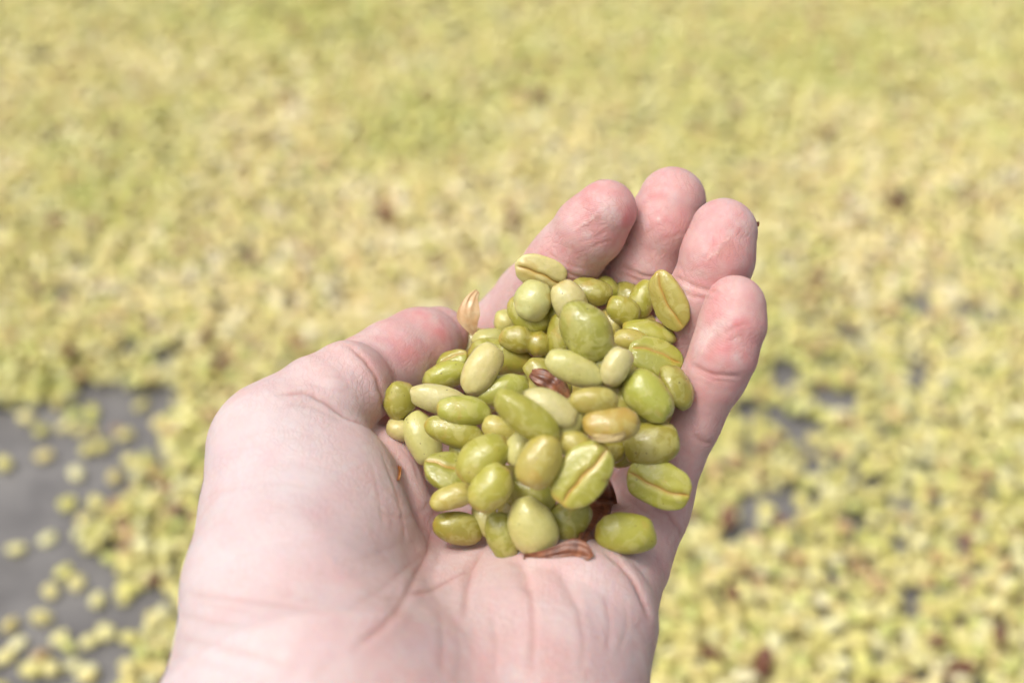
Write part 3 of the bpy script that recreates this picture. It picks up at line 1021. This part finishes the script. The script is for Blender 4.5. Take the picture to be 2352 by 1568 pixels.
torn = husk('torn_shell', HUSK_T, [(1358, 1000, 0.8), (1378, 1006, 1.4), (1400, 1008, 1.6), (1420, 1004, 1.4), (1436, 994, 0.8)],
            [5, 10, 12, 10, 5], 'torn translucent flap of shell on its lower side', 0.3, 0.25)
broken = next(o for o in COL.objects if o.get('label', '').startswith('brown stained'))
del torn['category']
bpy.context.view_layer.update()
torn.parent = broken
torn.matrix_parent_inverse = broken.matrix_world.inverted()

# ------------------------------------------------------------------ beans spread over the patio
GL = (0.64, 0.56, 0.19)
gcols = np.array([(0.59, 0.53, 0.20), (0.56, 0.50, 0.17), (0.63, 0.58, 0.29), (0.52, 0.49, 0.14), (0.60, 0.53, 0.24),
                  (0.45, 0.47, 0.14), (0.68, 0.64, 0.40), (0.56, 0.46, 0.18)])

BARE = [  # u, v, ru, rv, strength
    (40, 1000, 160, 80, 1), (60, 1170, 175, 140, 1), (90, 1290, 170, 100, .97), (150, 1420, 170, 50, .9), (40, 1400, 120, 90, 1), (250, 1400, 130, 90, .85), (180, 1100, 150, 90, .9), (240, 1000, 120, 90, .8), (330, 930, 90, 45, .75), (90, 1530, 250, 90, .8),
    (250, 895, 60, 26, .95), (385, 905, 50, 22, .9), (375, 815, 40, 22, .85), (300, 803, 35, 18, .8), (130, 673, 34, 16, .85), (176, 603, 28, 14, .8),
    (2110, 704, 46, 26, .98), (2233, 713, 26, 16, .95), (1967, 769, 55, 16, .9), (1805, 865, 40, 50, .95), (1925, 915, 95, 30, .97), (2112, 862, 34, 40, .97), (1740, 945, 60, 35, .85), (1835, 985, 60, 40, .85), (1795, 1155, 95, 32, .93), (1703, 1215, 50, 30, .95), (1880, 1060, 60, 35, .8), (1860, 735, 30, 14, .8),
    (100, 125, 26, 12, .9), (1235, 219, 18, 9, .9), (2062, 458, 34, 12, .9), (883, 489, 20, 14, .6),
]
LONE = [(60, 960), (95, 985), (330, 1080), (300, 1060), (285, 1180), (310, 1210), (270, 1225), (95, 1420), (70, 1540), (330, 1330), (300, 1350), (290, 1300), (1790, 905), (1830, 890), (1860, 925), (1985, 925), (2020, 900), (1760, 1165), (1840, 1150), (2090, 720), (146, 977), (180, 984), (10, 1065), (100, 1045), (288, 1001), (200, 1033), (234, 1026), (176, 1089), (263, 1097), (324, 1135), (156, 1155),
        (193, 1194), (222, 1155), (37, 1257), (254, 1277), (146, 1311), (115, 1355), (176, 1335), (224, 1379), (22, 1433), (244, 1452), (205, 1470), (160, 1482),
        (137, 1462), (10, 1506), (39, 1477), (117, 1535), (205, 1545), (297, 1530), (337, 1487), (351, 1433), (1905, 960), (1930, 952)]

area_x = (-0.66, 0.66); area_y = (0.38, 1.52)
pts = []
for layer, (sp, zc) in enumerate([(0.0088, 0.0030), (0.0086, 0.0064), (0.0094, 0.0100), (0.0138, 0.0134)]):
    nx = int((area_x[1] - area_x[0]) / sp); ny = int((area_y[1] - area_y[0]) / sp)
    gx, gy = np.meshgrid(np.arange(nx), np.arange(ny))
    gx = area_x[0] + (gx + 0.5 * (gy % 2) + rng.uniform(-0.42, 0.42, gx.shape)) * sp
    gy = area_y[0] + (gy + rng.uniform(-0.42, 0.42, gy.shape)) * sp
    p = np.stack([gx.ravel(), gy.ravel(), np.full(gx.size, zc) + rng.uniform(-0.0008, 0.0012, gx.size)], 1)
    p = np.concatenate([p, np.full((len(p), 1), layer)], 1)
    pts.append(p)
pts = np.concatenate(pts)
# wedge in front of the camera plus a margin for a step to the side
pts = pts[np.abs(pts[:, 0]) < 0.14 + 0.335 * pts[:, 1]]
q = pts[:, :3] - CL
cu = q @ CR; cv = q @ CU; cd = q @ CF
pu = 1176 + cu / cd / K; pv = 784 - cv / cd / K
keep = np.ones(len(pts))
nmod = vnoise(np.stack([pts[:, 0], pts[:, 1], pts[:, 0] * 0], 1), 28, 2)
for (u, v, ru, rv, s) in BARE:
    e = ((pu - u) / ru) ** 2 + ((pv - v) / rv) ** 2
    keep *= 1 - s * np.clip((1.15 + 0.45 * nmod - e) / 0.55, 0, 1)
nlow = vnoise(np.stack([pts[:, 0], pts[:, 1], pts[:, 0] * 0], 1), 11, 6)
lay = pts[:, 3]
prob = keep.copy()
prob *= np.where(lay == 0, np.where(keep > 0.97, 0.80, 0.98), np.where(lay == 1, 0.92 + 0.2 * nlow, np.where(lay == 2, 0.40 + 0.45 * nlow, 0.12 + 0.3 * nlow)))
prob = np.where(lay > 0, prob * np.clip(keep * 1.6 - 0.6, 0, 1), prob)
sel = rng.random(len(pts)) < prob
pts = pts[sel]; pu = pu[sel]; pv = pv[sel]; cd = cd[sel]; lay = pts[:, 3]

HAND_POLY = [(365, 1568), (405, 1440), (420, 1250), (470, 1080), (560, 920), (740, 800), (1000, 700), (1100, 715), (1220, 580), (1330, 440),
             (1430, 410), (1545, 380), (1620, 440), (1740, 530), (1715, 635), (1758, 690), (1700, 880), (1632, 1040), (1555, 1250), (1540, 1370), (1450, 1568)]


def in_poly(u, v, poly):
    r = np.zeros(len(u), bool)
    j = len(poly) - 1
    for i in range(len(poly)):
        (xi, yi), (xj, yj) = poly[i], poly[j]
        c = ((yi > v) != (yj > v)) & (u < (xj - xi) * (v - yi) / ((yj - yi) + 1e-9) + xi)
        r ^= c
        j = i
    return r


inframe = (pu > 15) & (pu < 2337) & (pv > 15) & (pv < 1553) & ~in_poly(pu, pv, HAND_POLY)
cand = np.where(inframe & (lay >= 1))[0]
cand = cand[np.argsort(cd[cand])][:168]
is_single = np.zeros(len(pts), bool); is_single[cand] = True

# shared meshes for the single beans
variants = []
for s in range(7):
    P, quads, t0, t1, tris, br = bean_shape(18, 22, 10.0, 7.6, 5.6, 900 + s)
    o = mesh_obj('coffee_bean', P * 0.001, tris, GBEAN1)
    variants.append(o.data)
    bpy.data.objects.remove(o)


def rand_rot(flat=0.5):
    z = rng.uniform(0, 2 * math.pi)
    flip = rng.choice([0, math.pi]) if rng.random() < 0.7 else rng.uniform(0, math.pi)
    M = Matrix.Rotation(z, 3, 'Z') @ Matrix.Rotation(rng.normal(0, flat), 3, 'Y') @ Matrix.Rotation(flip + rng.normal(0, flat), 3, 'X')
    return M


def single_bean(p, col, label, group, flat):
    o = bpy.data.objects.new('coffee_bean', variants[rng.integers(len(variants))])
    COL.objects.link(o)
    M = rand_rot(flat).to_4x4()
    sc = rng.uniform(0.88, 1.1)
    o.matrix_world = Matrix.Translation(Vector(p)) @ M @ Matrix.Diagonal((sc, sc, sc, 1))
    o.color = (*col, 1)
    tag(o, label, 'coffee bean', group)


def gcol():
    c = gcols[rng.integers(len(gcols))] * rng.uniform(0.92, 1.14) * np.array((0.95, 0.96, 0.83))
    return tuple(np.clip(c, 0, 1))


for i in cand:
    single_bean(pts[i, :3], gcol(), 'yellow bean in the thick layer spread on the patio, out of focus', 'beans spread thick on the patio', 0.45)
for (u, v) in LONE:
    single_bean(on_ground(u, v, 0.0036), tuple(np.clip(np.array(gcol()) * 1.08, 0, 1)), 'pale bean lying apart on bare grey concrete, out of focus', 'single beans on bare concrete', 0.12)

rest = pts[~is_single]
LP, lq, lt0, lt1, ltris, _ = bean_shape(5, 8, 10.2, 7.8, 5.6, 5, 0.0, 0.6)
LP = LP * 0.001
allv = np.empty((len(rest), len(LP), 3), np.float32)
cols = np.empty((len(rest), len(LP), 3), np.float32)
nl = np.clip(1.5 * vnoise(np.stack([rest[:, 0], rest[:, 1], rest[:, 0] * 0], 1), 9, 31), -1, 1)
for i, p in enumerate(rest):
    M = np.array(rand_rot(0.45)) * rng.uniform(0.86, 1.1)
    allv[i] = LP @ M.T + p[:3]
    c = np.array(gcol()) * (1 + 0.12 * nl[i]) * np.array((1 + 0.05 * nl[i], 1 - 0.01 * nl[i], 1 + 0.25 * nl[i]))
    r = rng.random()
    if r < 0.022: c = np.array((0.20, 0.07, 0.05))
    elif r < 0.06: c = np.array((0.45, 0.28, 0.12))
    cols[i] = c
fa = (ltris[None] + (np.arange(len(rest)) * len(LP))[:, None, None]).reshape(-1, 3)
bed = mesh_obj('bean_layer', allv.reshape(-1, 3), fa, GBEAN)
add_attr(bed.data, 'tint', cols.reshape(-1, 3))
tag(bed, 'wide yellow layer of drying beans receding out of focus over the patio', 'beans', kind='stuff')

# brown husks and dark cherries lying among them
HUSKS = [
    (1673, 1184, 1.0, 'reddish brown husk just right of the palm edge, level with the lowest split bean'),
    (1639, 1496, 1.0, 'brown husk at the bottom, close to the right side of the hand'),
    (1751, 1520, 1.2, 'large dark husk on the bottom edge, a little right of the hand'),
    (2210, 1525, 1.1, 'dark red husk near the bottom right corner'),
    (2151, 1467, 0.8, 'small dark husk just above the one in the bottom right corner'),
    (2292, 1457, 0.9, 'purplish husk on the right margin near the bottom'),
    (1956, 1308, 0.6, 'tiny dark husk in the middle of the lower right beans'),
    (2249, 1135, 0.6, 'tiny blackish husk on the right, below the bare patches'),
    (1683, 1364, 0.7, 'small dark husk beside the heel of the hand on the right'),
    (164, 811, 1.2, 'long brown husk on the left, above the bare concrete'),
    (469, 775, 0.9, 'dark purple husk on the left, between concrete and thumb'),
    (500, 840, 0.9, 'brownish husk just outside the base of the thumb'),
    (883, 489, 1.3, 'purple brown husk above the thumb in mid distance'),
    (1080, 580, 0.7, 'small dark husk between thumb tip and index finger'),
    (1182, 501, 1.0, 'rust brown husk left of the index fingertip'),
    (1235, 219, 1.0, 'dark husk alone near the top, left of the middle finger'),
    (1905, 300, 1.0, 'brown husk in the upper right, above the ring finger'),
    (2062, 461, 1.3, 'large blackish husk in the right distance beside the fingertips'),
    (1877, 634, 1.0, 'brown husk level with the pinky tip on the right'),
]
for k, (u, v, s, lab) in enumerate(HUSKS):
    P, quads, t0, t1, tris, br = bean_shape(14, 16, 12.5 * s, 8.5 * s, 6 * s, 1300 + k, 0.25)
    P = P * 0.001 * (1 + 0.18 * vnoise(P * 1000, 0.35, k))[:, None]
    o = mesh_obj('cherry_husk', P, tris, HUSK_G)
    o.matrix_world = Matrix.Translation(Vector(on_ground(u, v, 0.017))) @ rand_rot(0.5).to_4x4()
    tag(o, lab, 'husk', 'dark husks among the beans')
